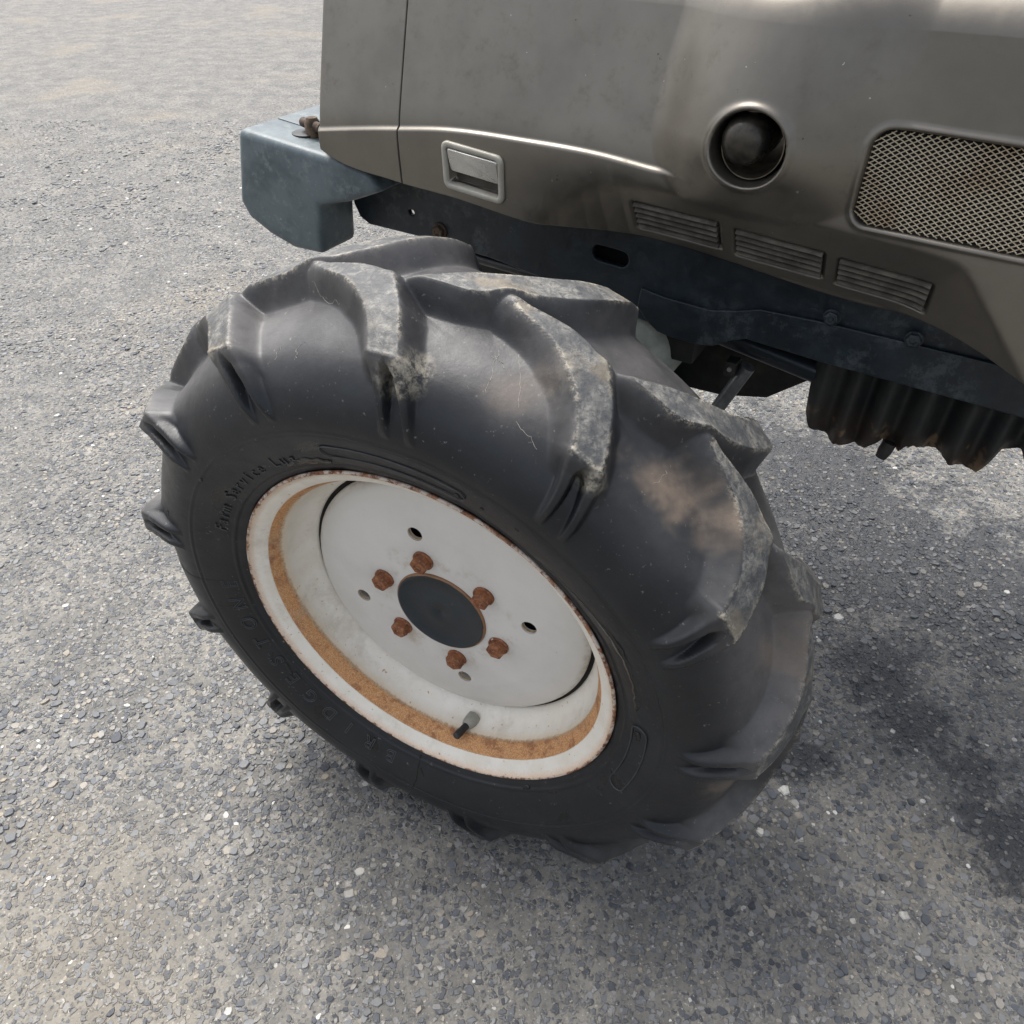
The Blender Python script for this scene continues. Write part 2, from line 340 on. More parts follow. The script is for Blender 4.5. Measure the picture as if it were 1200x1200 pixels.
def lug_field(sgn, tip, sk, gk):
    """signed field of one row of lugs: height factor, crown mask, edge mask"""
    s = SS * sgn
    # centre line angle measured from the tip
    g = cinterp(s, sk, gk)
    dg = np.gradient(g, s_out * 1.0, axis=1) * sgn
    slope = np.abs(np.radians(dg)) * RR_; cs = 1 / np.sqrt(1 + slope ** 2)
    rel = TD - g; kk = np.round(rel / PITCH); rel = rel - kk * PITCH
    jit = np.take(np.random.default_rng(11 + int(sgn)).uniform(-1, 1, 64), (kk.astype(int)) % 13)
    lat = np.radians(rel) * RR_ * cs
    hw = .0145 - .0022 * sstep(s, .03, .09) + .0004 * jit
    d1 = np.abs(lat) - hw
    d2 = (tip - .004 - s)
    d = np.where((d1 > -.006) & (d2 > -.006), np.hypot(np.maximum(d1 + .006, 0), np.maximum(d2 + .006, 0)) - .006, np.maximum(d1, d2))
    # flank: steep near the crown, wide fillet at the foot; gentler on the leading side
    dn = np.maximum(d, 0); wd = .013 + .003 * sstep(-lat, -.01, .01)
    S = .72 * (1 - sstep(d, -.0022, wd)) + .28 * np.exp(-dn / .013)
    S = S / S.max()
    Sl = .9 * (1 - sstep(dn, 0, .0055)) + .1 * np.exp(-dn / .012); bl_ = sstep(s, SH + .002, SH + .020); S = S * (1 - bl_) + Sl * bl_
    # height along the lug, and the ridges running down the side wall
    top_ = .0285 - .0030 * sstep(s, .03, SH)
    side = np.interp(s, [SH, SH + .004, SH + .010, SH + .022, SH + .040, SH + .058], [.0270, .0240, .0182, .0125, .0078, 0])
    H = np.where(s < SH, top_, side)
    wl = np.interp(s, [SH + .003, SH + .010, SH + .035, SH + .05], [.0, .0040, .0066, .0076])
    rec = (1 - sstep(np.abs(lat), wl - .0015, wl + .0015)) * sstep(s, SH + .003, SH + .009)
    Sside = S * (1 - .92 * rec)
    h = H * np.where(s < SH, S, Sside)
    crown = (1 - sstep(d, -.0026, .0002)) * (1 - sstep(s, SH, SH + .003))
    edge = np.exp(-((d + .0012) / .0018) ** 2) * (s < SH + .002) + np.exp(-((s - SH) / .0016) ** 2) * (d < .001)
    own = (d < .006) & (s < SH + .05)
    return h, crown.astype(float), np.clip(edge, 0, 1), own, kk.astype(int) % 13
h1, c1, e1, w1, k1 = lug_field(1, .024, [-.05, 0, .0235, .0365, .0565, .0815, .1065, .2], [91, 101, 106.8, 111, 115.2, 118.4, 120.6, 123])
h2, c2, e2, w2, k2_ = lug_field(-1, -.027, [-.08, -.045, -.03, -.0135, .0035, .0215, .045, .0555, .095, .2], [80, 90, 94, 98, 102, 105.5, 108.4, 109.4, 111.5, 115])
H = np.maximum(h1, h2) + .25 * np.minimum(h1, h2)
crown = np.maximum(c1, c2); H = H - crown * .0008 * vnoise(TD * .8, SS * 90 + 99, 8)
# raised mould lines on the side wall
for rl, a_ in ((.277, .0009), (.2745, -.0005), (.2335, .0011), (.2300, -.0006)):
    H = H + a_ * np.exp(-((RR_ - rl) / .0009) ** 2) * (SS > 0)
H = H + .0008 * np.exp(-(((TD - 273.7) % 360 - 0) * RR_ * math.pi / 180 / .0009) ** 2) * (SS > SH + .04) * (RR_ > .236) * 0
H = H + .0012 * (vnoise(TD * .12 + 3, SS * 14 + 44, 10) - .5)
OO = o_[None] + H * no[None]; RF = r_[None] + H * nr[None]
PX = -RF * np.cos(th)[:, None]; PZ = RF * np.sin(th)[:, None]
# the loaded tyre settles on the ground
gl = -.3765; over = np.maximum(gl - PZ, 0); PZ = np.maximum(PZ, gl) ; OO = OO + over * .3 * np.sign(OO - CEN)
PT = np.stack([PX, -OO, PZ], -1)
Nn, F = grid_mesh('t', PT, uloop=True)
if (Nn[0, 150] @ (PT[0, 150] - np.array([0, -CEN, 0]))) < 0: Nn = -Nn; F = F[..., ::-1]
Pf, Nf = PT.reshape(-1, 3), Nn.reshape(-1, 3)
attrs = {'worn': crown.ravel(), 'edge': np.maximum(e1, e2).ravel(), 'valley': ((1 - crown) * sstep(RR_, .305, .345) * np.ones((NU, 1))).ravel()}
def blobs(lst):
    out = np.zeros((NU, len(s_out)))
    for s0, t0, rs, rt, a in lst:
        dth = (TD - t0 + 180) % 360 - 180
        nn = (vnoise(TD * .45 + 7, SS * 70 + 40, 21) - .5) * .7 + (vnoise(TD * 1.6 + 7, SS * 230 + 70, 22) - .5) * .35
        q = np.sqrt(((SS - s0 + dth * .0012) / rs) ** 2 + (dth / rt) ** 2) + nn
        out = np.maximum(out, a * (1 - sstep(q, .1, 1.35)))
    return out
attrs['mud'] = (blobs([(.058, 131, .022, 7, .9), (.052, 138, .020, 6, .75), (.044, 161, .026, 6, .6), (.075, 108, .02, 5, .3), (.09, 187, .03, 4, .5), (.02, 160, .03, 5, .45)]) * (1 - .5 * crown)).ravel()
attrs['powder'] = blobs([(.098, 95.2, .016, 2.6, 1), (.108, 93, .01, 2, .6), (.100, 121.5, .007, 2, .8), (.093, 62.5, .012, 2.2, .5), (.060, 112, .02, 3, .12)]).ravel()
oid = np.where(w1 & (h1 >= h2), k1, np.where(w2, 13 + k2_, -1))
fo = oid[:, :-1]; ff = F
tyre = wheel_obj(obj('tyre', make_mesh('tyre', Pf, Nf, F[fo < 0], attrs), tr, M_rub, 'black agricultural tyre with deep slanted lugs, dusty and scuffed'))
for i in range(26):
    f_ = F[fo == i]
    if len(f_): obj('tread_lug', make_mesh('tread_lug', Pf, Nf, f_, attrs), tyre, M_rub)
# raised lettering, bent round the side wall
ro_, oo_ = hc[ic + 60:, 1], hc[ic + 60:, 0]
iord = np.argsort(ro_)
def wall(r, deg, h=0):
    o = float(np.interp(r, ro_[iord], oo_[iord])); t = R(deg)
    return Vector((-r * math.cos(t), -(o + h), r * math.sin(t)))
M_let = m_simple('raised_rubber_lettering', (.045, .048, .051), .5, 0, .3, 60, .1)
def text_on_wall(name, txt, deg, step, r0, size, outline, shear=0, h=.0009):
    cu = bpy.data.curves.new(name, 'FONT'); cu.size = size; cu.align_x = 'CENTER'; cu.resolution_u = 3; cu.shear = shear
    bm = bmesh.new()
    for i, ch in enumerate(txt):
        if ch == ' ': continue
        cu.body = ch
        if outline: cu.fill_mode = 'NONE'; cu.bevel_depth = outline; cu.bevel_resolution = 0
        else: cu.extrude = .0004
        t = bpy.data.objects.new('t', cu); C.objects.link(t)
        m = bpy.data.meshes.new_from_object(t.evaluated_get(bpy.context.evaluated_depsgraph_get())); bpy.data.objects.remove(t)
        d0 = deg + step * i
        for v in m.vertices:
            r = r0 + v.co.y; v.co = wall(r, d0 + math.degrees(v.co.x / r0), h + v.co.z)
        bm.from_mesh(m); bpy.data.meshes.remove(m)
    return bm_obj(name, bm, tyre, M_let, angle=60)
text_on_wall('raised_lettering', 'BRIDGESTONE', -77, 7.55, .2385, .0235, .00055)
text_on_wall('raised_lettering', 'Farm Service Lug', 21, 2.9, .2395, .0170, 0, .3)
def stadium(a0, a1, r0, r1, rad=.0007):
    bm = bmesh.new(); rc = (r0 + r1) / 2; hr = (r1 - r0) / 2; pts = []; da = math.degrees(hr / rc)
    for a in np.linspace(a0, a1, 26): pts.append(wall(r1, a, .0008))
    for t in np.linspace(90, -90, 8)[1:-1]: pts.append(wall(rc + hr * math.sin(R(t)), a1 + da * math.cos(R(t)), .0008))
    for a in np.linspace(a1, a0, 26): pts.append(wall(r0, a, .0008))
    for t in np.linspace(-90, -270, 8)[1:-1]: pts.append(wall(rc + hr * math.sin(R(t)), a0 + da * math.cos(R(t)), .0008))
    pts.append(pts[0]); add_tube(bm, pts, rad, 6, False); return bm
bm_obj('mould_outline', stadium(77, 106, .247, .261), tyre, M_let); bm_obj('mould_outline', stadium(176, 199, .242, .258), tyre, M_let)
# dark wet seam running down the lower side wall
bm = bmesh.new(); add_tube(bm, [wall(r, -86.6 + 1.2 * (r - .225) / .06 + .5 * math.sin(r * 90), -.0002) for r in np.linspace(.228, .297, 24)], .0009, 6)
bm_obj('wet_seam', bm, tyre, m_simple('wet_black_rubber', (.006, .007, .008), .12, 0, .1))
# small wet marks lying on the lower side wall
M_wet = m_simple('wet_mark_black', (.005, .006, .007), .10, 0, .1)
for pts, w_ in (([(.236, 60.5), (.238, 64), (.239, 68), (.238, 72), (.237, 75)], .0042), ([(.237, 126), (.241, 133), (.246, 140), (.250, 147)], .0022), ([(.244, 139), (.249, 144), (.252, 149), (.253, 154), (.2525, 160), (.250, 165), (.247, 169)], .0042),
               ([(.231, -123.6), (.231, -126)], .0022), ([(.235, -132.5), (.235, -134.5), (.235, -137)], .0026), ([(.238, -163), (.244, -162.5), (.250, -160.5), (.256, -159.5)], .0036), ([(.2475, 179), (.2485, 177.6), (.2495, 176.2)], .0032),
               ([(.2515, 105.4), (.2525, 106.4)], .0024), ([(.2535, 110.9), (.254, 111.6)], .0014), ([(.2600, 118.0), (.2605, 119.0)], .0018), ([(.2755, 36.2), (.276, 37.6)], .0016), ([(.313, 15.6), (.3128, 17.2)], .0024), ([(.247, -29.6), (.249, -28.2)], .0028), ([(.240, -33.5), (.2425, -36.5), (.243, -38)], .0016)):
    bm = bmesh.new(); P_ = np.array(pts); tt = np.linspace(0, len(pts) - 1, 9 * len(pts)); rr_ = np.interp(tt, range(len(pts)), P_[:, 0]); aa_ = np.interp(tt, range(len(pts)), P_[:, 1])
    ee = np.sqrt(np.clip(1 - (np.abs(tt / tt[-1] * 2 - 1)) ** 4, 0, 1)); up_ = w_ * ee * (.6 + .8 * vnoise(tt * 2.3 + 5, tt * 0, int(w_ * 1e5))); dn_ = w_ * ee * (.6 + .8 * vnoise(tt * 2.9 + 15, tt * 0, int(w_ * 1e5) + 3))
    dr_, da_ = np.gradient(rr_), np.radians(np.gradient(aa_)) * rr_; ll_ = np.hypot(dr_, da_) + 1e-9; nr_, na_ = da_ / ll_, -dr_ / ll_
    rows = [[bm.verts.new(wall(r + nr * f, a + math.degrees(na * f / r), hh)) for f, hh in ((-d, .0001), (-d * .75, .0007), (0, .0009), (u * .75, .0007), (u, .0001))] for r, a, u, d, nr, na in zip(rr_, aa_, up_, dn_, nr_, na_)]
    for a, b in zip(rows, rows[1:]):
        for q_ in range(4): bm.faces.new((a[q_], a[q_ + 1], b[q_ + 1], b[q_]))
    bm_obj('wet_mark', bm, tyre, M_wet, angle=180)
# hairline cracks and dried drips on the carcass
M_crk = m_simple('dried_mud_line', (.36, .33, .28), .8, 0, .4, 300, .2)
def on_carcass(s, deg, h):
    o, r = prof_at(s); e = .001; o2, r2 = prof_at(s + e); to, tr_ = (o2 - o) / e, (r2 - r) / e; l = math.hypot(to, tr_)
    hh = np.interp(s, s_out, H[int(round(deg / 360 * NU)) % NU]) + h
    o += -tr_ / l * hh; r += to / l * hh; t = R(deg); return Vector((-r * math.cos(t), -o, r * math.sin(t)))
for (s0, d0, s1, d1) in ((.047, 105.6, .088, 110.3), (.058, 102.6, .066, 106.4), (.0955, 109.7, .106, 114.7), (.05, 103, .088, 105), (.085, 76.3, .098, 76.2), (.088, 72.5, .097, 72.3), (.05, 128.5, .066, 128.2), (.03, 74, .05, 80)):
    bm = bmesh.new(); N_ = 14; jj = np.cumsum(rng.normal(0, .16, N_)); js = np.cumsum(rng.normal(0, .0007, N_))
    add_tube(bm, [on_carcass(s0 + (s1 - s0) * i / N_ + js[i], d0 + (d1 - d0) * i / N_ + jj[i], .0001) for i in range(N_)], [.00005 + .00022 * rng.random() for _ in range(N_)], 5)
    bm_obj('dried_streak', bm, tyre, M_crk)

# ---- rim
def mat_rimpaint():
    N = NT('rim_paint'); x, y, z = N.xyz(); r = N.math('SQRT', N.math('ADD', N.math('MULTIPLY', x, x), N.math('MULTIPLY', z, z)))
    n2 = N.noise(30, 5, .7); n3 = N.noise(260, 4, .75)
    low = N.ramp(z, -.17, .12, 1, 0)
    yo = N.math('MULTIPLY', y, -1.)
    # runs: noise stretched across the ledge
    cv = N.n('ShaderNodeCombineXYZ'); N.l(N.math('MULTIPLY', N.math('ARCTAN2', z, x), 26.), cv.inputs[0]); N.l(N.math('MULTIPLY', yo, 60.), cv.inputs[1])
    runs = N.noise(1.6, 6, .75, vec=cv.outputs[0]); runs2 = N.noise(7, 5, .7, vec=cv.outputs[0])
    wob = N.math('ADD', N.math('MULTIPLY', N.math('SUBTRACT', runs, .5), .010), N.math('MULTIPLY', N.math('SUBTRACT', runs2, .5), .007))
    inner = N.math('SUBTRACT', -.0225, N.math('MULTIPLY', low, .0085))
    yy = N.math('ADD', yo, wob)
    outer = N.ramp(N.math('ADD', yo, N.math('MULTIPLY', N.math('SUBTRACT', n3, .5), .0016)), -.0126, -.0114, 1, 0)
    band = N.math('MULTIPLY', outer, N.ramp(N.math('SUBTRACT', yy, inner), -.0034, .0026))
    lip = N.ramp(N.math('ADD', r, N.math('MULTIPLY', N.math('SUBTRACT', n3, .5), .007)), .2182, .2200)
    rust = N.mix(N.ramp(n3, .30, .7), (.60, .28, .10), (.40, .165, .055)); rust = N.mix(N.ramp(N.noise(800, 3, .7), .42, .62), rust, (.68, .42, .22))
    rust = N.mix(N.math('MULTIPLY', N.ramp(N.noise(42, 6, .75), .50, .64), .75), rust, (.26, .10, .045))
    lipc = N.mix(N.ramp(N.noise(90, 5, .8), .42, .6), (.14, .05, .028), (.40, .19, .1))
    lipc = N.mix(N.ramp(N.noise(48, 5, .8), .46, .56, 0, .9), lipc, (.70, .60, .50))
    paint = N.mix(N.ramp(n2, .35, .7), (.82, .775, .69), (.75, .695, .59))
    halo = N.math('MULTIPLY', N.ramp(N.math('SUBTRACT', yy, inner), -.013, .001), outer)
    paint = N.mix(N.math('MULTIPLY', halo, .55), paint, (.68, .50, .27))
    lh = N.math('MULTIPLY', N.ramp(N.math('ADD', r, N.math('MULTIPLY', N.math('SUBTRACT', runs2, .5), .012)), .212, .2195), .6)
    paint = N.mix(lh, paint, (.66, .40, .22))
    sp_ = N.math('MULTIPLY', N.ramp(N.noise(150, 3, .6), .67, .72), .8)
    c = N.mix(sp_, paint, (.45, .22, .08)); c = N.mix(band, c, rust); c = N.mix(lip, c, lipc)
    c = N.mix(N.math('MULTIPLY', N.ramp(N.noise(14, 6, .75), .52, .68), .35), c, (.42, .36, .28))
    m = N.math('MAXIMUM', band, lip)
    return N.out(c, N.ramp(m, 0, 1, .36, .85), 0, N.bump(N.math('MULTIPLY', n3, m), .8, .0024))
M_rim = mat_rimpaint()
rp = [(-.0035, .2185), (-.0018, .2212), (.0004, .2220), (.0018, .2207), (.0016, .2190), (-.0004, .2172), (-.0030, .2145), (-.0062, .2095), (-.0095, .2052), (-.0115, .2030),
      (-.0135, .2015), (-.0190, .1982), (-.0235, .1955), (-.0290, .1935), (-.0400, .1925), (-.0470, .1912), (-.0540, .1882), (-.0600, .1840), (-.0650, .1796), (-.0690, .1764), (-.0760, .1756), (-.0850, .1756),
      (-.1000, .1756), (-.1300, .1756), (-.1420, .1900), (-.1640, .1960), (-.1760, .2050), (-.1830, .2190), (-.1850, .2220)]
def lathe(prof, n=360, closed=False):
    bm = bmesh.new(); rings = []
    for o, r in prof:
        if r < 1e-5: rings.append([bm.verts.new((0, -o, 0))] * n); continue
        rings.append([bm.verts.new((-r * math.cos(2 * math.pi * k / n), -o, r * math.sin(2 * math.pi * k / n))) for k in range(n)])
    for a, b in zip(rings, rings[1:]):
        for k in range(n):
            q = [a[k], a[(k + 1) % n], b[(k + 1) % n], b[k]]; u = []
            for v in q:
                if v not in u: u.append(v)
            if len(u) > 2: bm.faces.new(u)
    return bm
rpc = catmull(np.array(rp), 5)
rim = wheel_obj(bm_obj('wheel_rim', lathe([tuple(p) for p in rpc], 300), tr, M_rim, angle=60, label='cream white wheel rim with an orange rust band round its ledge'))
def mat_disc():
    N = NT('disc_paint'); a = N.noise(9, 5, .6); b = N.noise(60, 5, .7)
    c = N.mix(N.ramp(a, .35, .7), (.68, .66, .615), (.60, .58, .535)); c = N.mix(N.math('MULTIPLY', N.ramp(N.noise(24, 6, .8), .55, .75), .35), c, (.56, .55, .52))
    x, y, z = N.xyz(); r = N.math('SQRT', N.math('ADD', N.math('MULTIPLY', x, x), N.math('MULTIPLY', z, z)))
    stn = N.math('MULTIPLY', N.math('MULTIPLY', N.ramp(r, .058, .068), N.ramp(r, .084, .098, 1, 0)), N.ramp(N.noise(38, 6, .75), .48, .68))
    c = N.mix(N.math('MULTIPLY', stn, .5), c, (.40, .29, .19))
    c = N.mix(N.math('MULTIPLY', N.ramp(r, .162, .1715), N.ramp(N.noise(30, 6, .75), .42, .62, .2, .8)), c, (.30, .24, .17))
    c = N.mix(N.ramp(N.noise(170, 2, .5), .77, .8), c, (.75, .76, .75)); c = N.mix(N.ramp(N.noise(120, 2, .5), .79, .81), c, (.25, .17, .1))
    return N.out(c, N.ramp(b, .3, .7, .34, .46), 0, N.bump(N.noise(7, 2), .15, .004))
# disc with its four spare holes cut through: rings of faces in polar form, holes left out and lined
def disc_profile(r): return float(np.interp(r, [0, .055, .12, .150, .163, .1690, .1712, .1722], [-.0503, -.0503, -.0515, -.0545, -.0585, -.0628, -.0665, -.1150]))
bm = bmesh.new(); nA = 360; hole_c = [(.1091 * math.cos(R(77.2 + 90 * i)), .1091 * math.sin(R(77.2 + 90 * i))) for i in range(4)]; hr = .0088
rad_ = [.02, .05, .07, .085, .095] + list(np.linspace(.098, .120, 12)) + [.125, .132, .14, .147, .153, .158, .162, .1655, .168, .1698, .1708, .1712, .1722]
rings = []
for r in rad_: rings.append([bm.verts.new((-r * math.cos(2 * math.pi * k / nA), -disc_profile(r), r * math.sin(2 * math.pi * k / nA))) for k in range(nA)])
for a, b in zip(rings, rings[1:]):
    for k in range(nA): bm.faces.new((a[k], a[(k + 1) % nA], b[(k + 1) % nA], b[k]))
kill = []
def pol(v): return (-v.co.x, v.co.z)
for f in bm.faces:
    c = f.calc_center_median()
    if any(math.hypot(-c.x - hx, c.z - hz) < hr * .9 for hx, hz in hole_c): kill.append(f)
bmesh.ops.delete(bm, geom=kill, context='FACES')
for v in bm.verts:
    if v.is_boundary:
        for hx, hz in hole_c:
            dx, dz = -v.co.x - hx, v.co.z - hz; d = math.hypot(dx, dz)
            if d < hr * 1.9: v.co.x = -(hx + dx / d * hr); v.co.z = hz + dz / d * hr
be = [e for e in bm.edges if e.is_boundary and any(math.hypot(-e.verts[0].co.x - hx, e.verts[0].co.z - hz) < hr * 1.5 for hx, hz in hole_c)]
ex = bmesh.ops.extrude_edge_only(bm, edges=be)
for v in [g for g in ex['geom'] if isinstance(g, bmesh.types.BMVert)]: v.co.y += .006
disc = bm_obj('wheel_disc', bm, rim, mat_disc(), angle=50)
bm = lathe([(-.0695, .1715), (-.0700, .1785)], 240); bm_obj('disc_gap_shade', bm, rim, m_simple('gap_shade_black', (.012, .010, .008), .95, 0, .4))  # black ring painting the shade in the gap round the disc
M_holerust = m_simple('hole_edge', (.42, .3, .16), .7, 0, .4, 200, .3)
for hx, hz in hole_c:
    bm = bmesh.new(); n_ = 28
    for k in range(n_):
        a, b = 2 * math.pi * k / n_, 2 * math.pi * (k + 1) / n_
        o = .0521; i_, e_ = hr * .90, hr * 1.08
        q = [(hx + i_ * math.cos(a), o + .003, hz + i_ * math.sin(a)), (hx + i_ * math.cos(b), o + .003, hz + i_ * math.sin(b)), (hx + e_ * math.cos(b), o - .0004, hz + e_ * math.sin(b)), (hx + e_ * math.cos(a), o - .0004, hz + e_ * math.sin(a))]
        bm.faces.new([bm.verts.new((-x, y, z)) for x, y, z in q])
    bmesh.ops.remove_doubles(bm, verts=bm.verts, dist=1e-5)
    bm_obj('disc_hole_rim', bm, rim, M_holerust)
def mat_hub():
    N = NT('hub_cap_paint'); n = N.noise(14, 6, .7); x, y, z = N.xyz(); r = N.math('SQRT', N.math('ADD', N.math('MULTIPLY', x, x), N.math('MULTIPLY', z, z)))
    c = N.mix(N.ramp(n, .4, .65), (.008, .014, .020), (.018, .028, .036)); c = N.mix(N.ramp(N.noise(220, 2), .74, .78), c, (.25, .12, .05))
    c = N.mix(N.ramp(N.math('ADD', r, N.math('MULTIPLY', N.noise(90), .003)), .0552, .0562), c, (.26, .13, .06))
    return N.out(c, N.ramp(n, .35, .7, .32, .55), 0, N.bump(N.noise(160), .25, .001))
M_hub = mat_hub()
hubo = bm_obj('hub_cap', lathe([(-.0520, .0562), (-.0492, .0560), (-.0478, .0548), (-.0475, .0530), (-.0480, .0515), (-.0494, .0500), (-.0492, .0200), (-.0488, .0040), (-.0496, .0032), (-.0500, 0)], 96), rim, M_hub, angle=60)
def mat_rust():
    N = NT('rusty_bolt'); a = N.noise(70, 5, .7); b = N.noise(350, 4, .7)
    c = N.mix(N.ramp(a, .35, .65), (.30, .115, .05), (.13, .045, .022)); c = N.mix(N.ramp(b, .5, .7), c, (.42, .22, .11)); c = N.mix(N.ramp(N.noise(120, 3), .68, .72), c, (.5, .42, .34))
    return N.out(c, .75, .15, N.bump(b, .5, .0006))
M_rust = mat_rust()
def bolt_mesh(rh=.0100, hh=.0095, wr=.0122, wh=.0028):
    bm = bmesh.new()
    def ring(n, r, h, ph=0): return [bm.verts.new((r * math.cos(2 * math.pi * k / n + ph), -h, r * math.sin(2 * math.pi * k / n + ph))) for k in range(n)]
    def skin(a, b):
        for k in range(len(a)): bm.faces.new((a[k], a[(k + 1) % len(a)], b[(k + 1) % len(a)], b[k]))
    a = ring(24, wr, 0); b = ring(24, wr, wh * .7); c = ring(24, wr * .93, wh); skin(a, b); skin(b, c); bm.faces.new(c)
    d = ring(6, rh * 1.08, wh * .8); e = ring(6, rh * 1.08, wh + hh * .8); f = ring(6, rh * .9, wh + hh); skin(d, e); skin(e, f)
    g = ring(6, rh * .55, wh + hh); skin(f, g); h = ring(6, rh * .45, wh + hh - .0012); skin(g, h); bm.faces.new(h)
    bmesh.ops.recalc_face_normals(bm, faces=bm.faces)
    me = bpy.data.meshes.new('wheel_bolt'); bm.to_mesh(me); bm.free(); me.materials.append(M_rust); me.shade_smooth(); me.set_sharp_from_angle(angle=R(28)); return me
bm = bmesh.new(); add_tube(bm, [(0, .075, 0), (0, .082, 0), (0, .17, 0)], [.120, .135, .135], 48)
bm_obj('brake_drum', bm, rim, m_simple('drum_black', (.015, .014, .013), .8, 0, .3))
BM = bolt_mesh()
for i in range(6):
    a = R(77.2 + 60 * i); o = obj('wheel_bolt', BM, rim); o.location = (-.0744 * math.cos(a), .0506, .0744 * math.sin(a)); o.rotation_euler = (0, random.uniform(0, 6.28), 0)
bm = bmesh.new()
vb = Vector((-.190 * math.cos(R(-100)), .049, .190 * math.sin(R(-100)))); vd = Vector((-.14, -.76, .10)).normalized()
add_tube(bm, [vb - vd * .004, vb + vd * .004, vb + vd * .009, vb + vd * .013], [.0095, .0092, .0080, .0062], 20)
bm_obj('valve_stem', bm, rim, m_simple('valve_rubber_pale', (.40, .39, .33), .55, 0, .3, 60))
bm = bmesh.new(); add_tube(bm, [vb + vd * .012, vb + vd * .024, vb + vd * .0245, vb + vd * .033, vb + vd * .034], [.0045, .0045, .0050, .0050, .0042], 16)
bm_obj('valve_cap', bm, rim, m_simple('valve_cap_black', (.02, .02, .022), .45, 0, .2, 80))

# ---- hood side: dense relief sheet with crease, lamp bulge, grille and latch recesses
def mat_hood():
    N = NT('bronze_grey_paint'); a = N.noise(7, 5, .65); b = N.noise(45, 6, .75); x, y, z = N.xyz()
    c = N.mix(N.ramp(a, .35, .7), (.200, .184, .158), (.160, .147, .127))
    dirt = N.math('MULTIPLY', N.ramp(b, .52, .70), N.ramp(N.noise(5, 3), .4, .6, .05, .4))
    c = N.mix(dirt, c, (.13, .12, .10))
    c = N.mix(N.ramp(N.noise(130, 2, .5), .765, .785, 0, .8), c, (.5, .49, .46))
    c = N.mix(N.ramp(N.noise(100, 3, .6), .74, .77, 0, .7), c, (.03, .025, .02))
    return N.out(c, N.math('ADD', N.ramp(b, .3, .7, .31, .42), N.math('MULTIPLY', dirt, .3)), .82, N.bump(N.noise(900, 2), .06, .0004), spec=.5)
M_hood = mat_hood()
ZL = lambda x: cinterp(x, [-.41, -.38, -.28, -.18, -.10, 0, .10, .20, .30, .36, .40, .45, .60, .85], [.735, .721, .706, .700, .692, .686, .679, .665, .658, .661, .655, .640, .605, .58])
ZC = lambda x: cinterp(x, [-.41, -.35, -.30, -.26, -.20, -.10, 0, .05, .093, .12, .145, .19, .25, .31, .36, .45, .6, .85], [.745, .754, .761, .766, .773, .776, .775, .771, .767, .758, .752, .7485, .7455, .742, .740, .735, .728, .715])
def rrect(x, z, x0, x1, z0, z1, r):
    qx = np.abs(x - (x0 + x1) / 2) - (x1 - x0) / 2 + r; qz = np.abs(z - (z0 + z1) / 2) - (z1 - z0) / 2 + r
    return np.hypot(np.maximum(qx, 0), np.maximum(qz, 0)) + np.minimum(np.maximum(qx, qz), 0) - r
def grille_sdf(x, z): return rrect(x + .0 + .18 * (.832 - z) * (z < .832) * .0, z + (x - .26) * .02, .256, .62, .7545, .834, .014)
LOUV = [(.034, .131, .694, .733), (.1455, .2405, .684, .7225), (.2515, .343, .675, .7135)]
RCX = [-.12, -.085, -.061, -.051, -.02, 0, .024, .048, .094, .143, .187, .244, .308, .354, .5, .9]
RCZ = [.60, .672, .703, .712, .734, .744, .750, .7515, .751, .7495, .747, .745, .741, .738, .728, .70]
def softplus(q, k): return k * np.log1p(np.exp(np.clip(q / k, -40, 40)))
def swell(X, Z):
    rx = np.where(X > .158, .125, .110); dd = np.hypot((X - .158) / rx, (Z - .812) / np.where(Z > .812, .24, .078))
    return .044 * np.clip(1 - dd ** 2, 0, 1) ** 1.6
def sheet(X, Z):
    zl, zc = ZL(X), ZC(X); sharp = sstep(X, .07, .16); wide = sstep(X, -.02, .24)
    h = Z - zc; k = .0095 + .028 * sstep(X, .085, .15)
    sl = .30 * (1 - wide) + .12 * wide
    o = -.366 - sl * softplus(h, k) - .035 * np.maximum(-h, 0)
    o = o - .0042 * sstep(h, -.0012, .0038) * (1 - sstep(X, .055, .10))
    # under-cut carrying the louvers, bounded by a soft curved edge
    q1 = np.interp(X, RCX, RCZ) - Z; q1 = q1 * (.75 + .25 * sstep(X, -.06, .06))
    q2 = ((.356 + (.738 - Z) * .92) - X) * .72
    q = -.004 * np.log(np.exp(-np.clip(q1, -.2, .2) / .004) + np.exp(-np.clip(q2, -.2, .2) / .004))
    o = o - .72 * softplus(q, .0020 + .0045 * (1 - sstep(X, -.02, .12)))
    # swelling round the outlet: wide towards the back, short towards the front
    o = o + swell(X, Z)
    d = np.hypot(X - .158, (Z - .810) * 1.08)
    o = o + .0035 * np.exp(-((d - .0375) / .0035) ** 2) - .060 * (1 - sstep(d, .0285, .0350))
    g = grille_sdf(X, Z); o = o - .0130 * (1 - sstep(g, -.0020, .0006)) + .0022 * np.exp(-((g - .003) / .0024) ** 2)
    for (x0, x1, z0, z1) in LOUV:
        q = rrect(X, Z + (X - x0) * .065 - .0, x0, x1, z0, z1, .004); o = o - .0070 * (1 - sstep(q, -.0045, .0020))
    q = rrect(X, Z + (X + .16) * .085, -.1925, -.1235, .714, .7555, .005); o = o - .013 * (1 - sstep(q, -.0015, .0005))
    return o + .0010 * (vnoise(X * 14 + 20, Z * 14 + 20, 12) - .5)
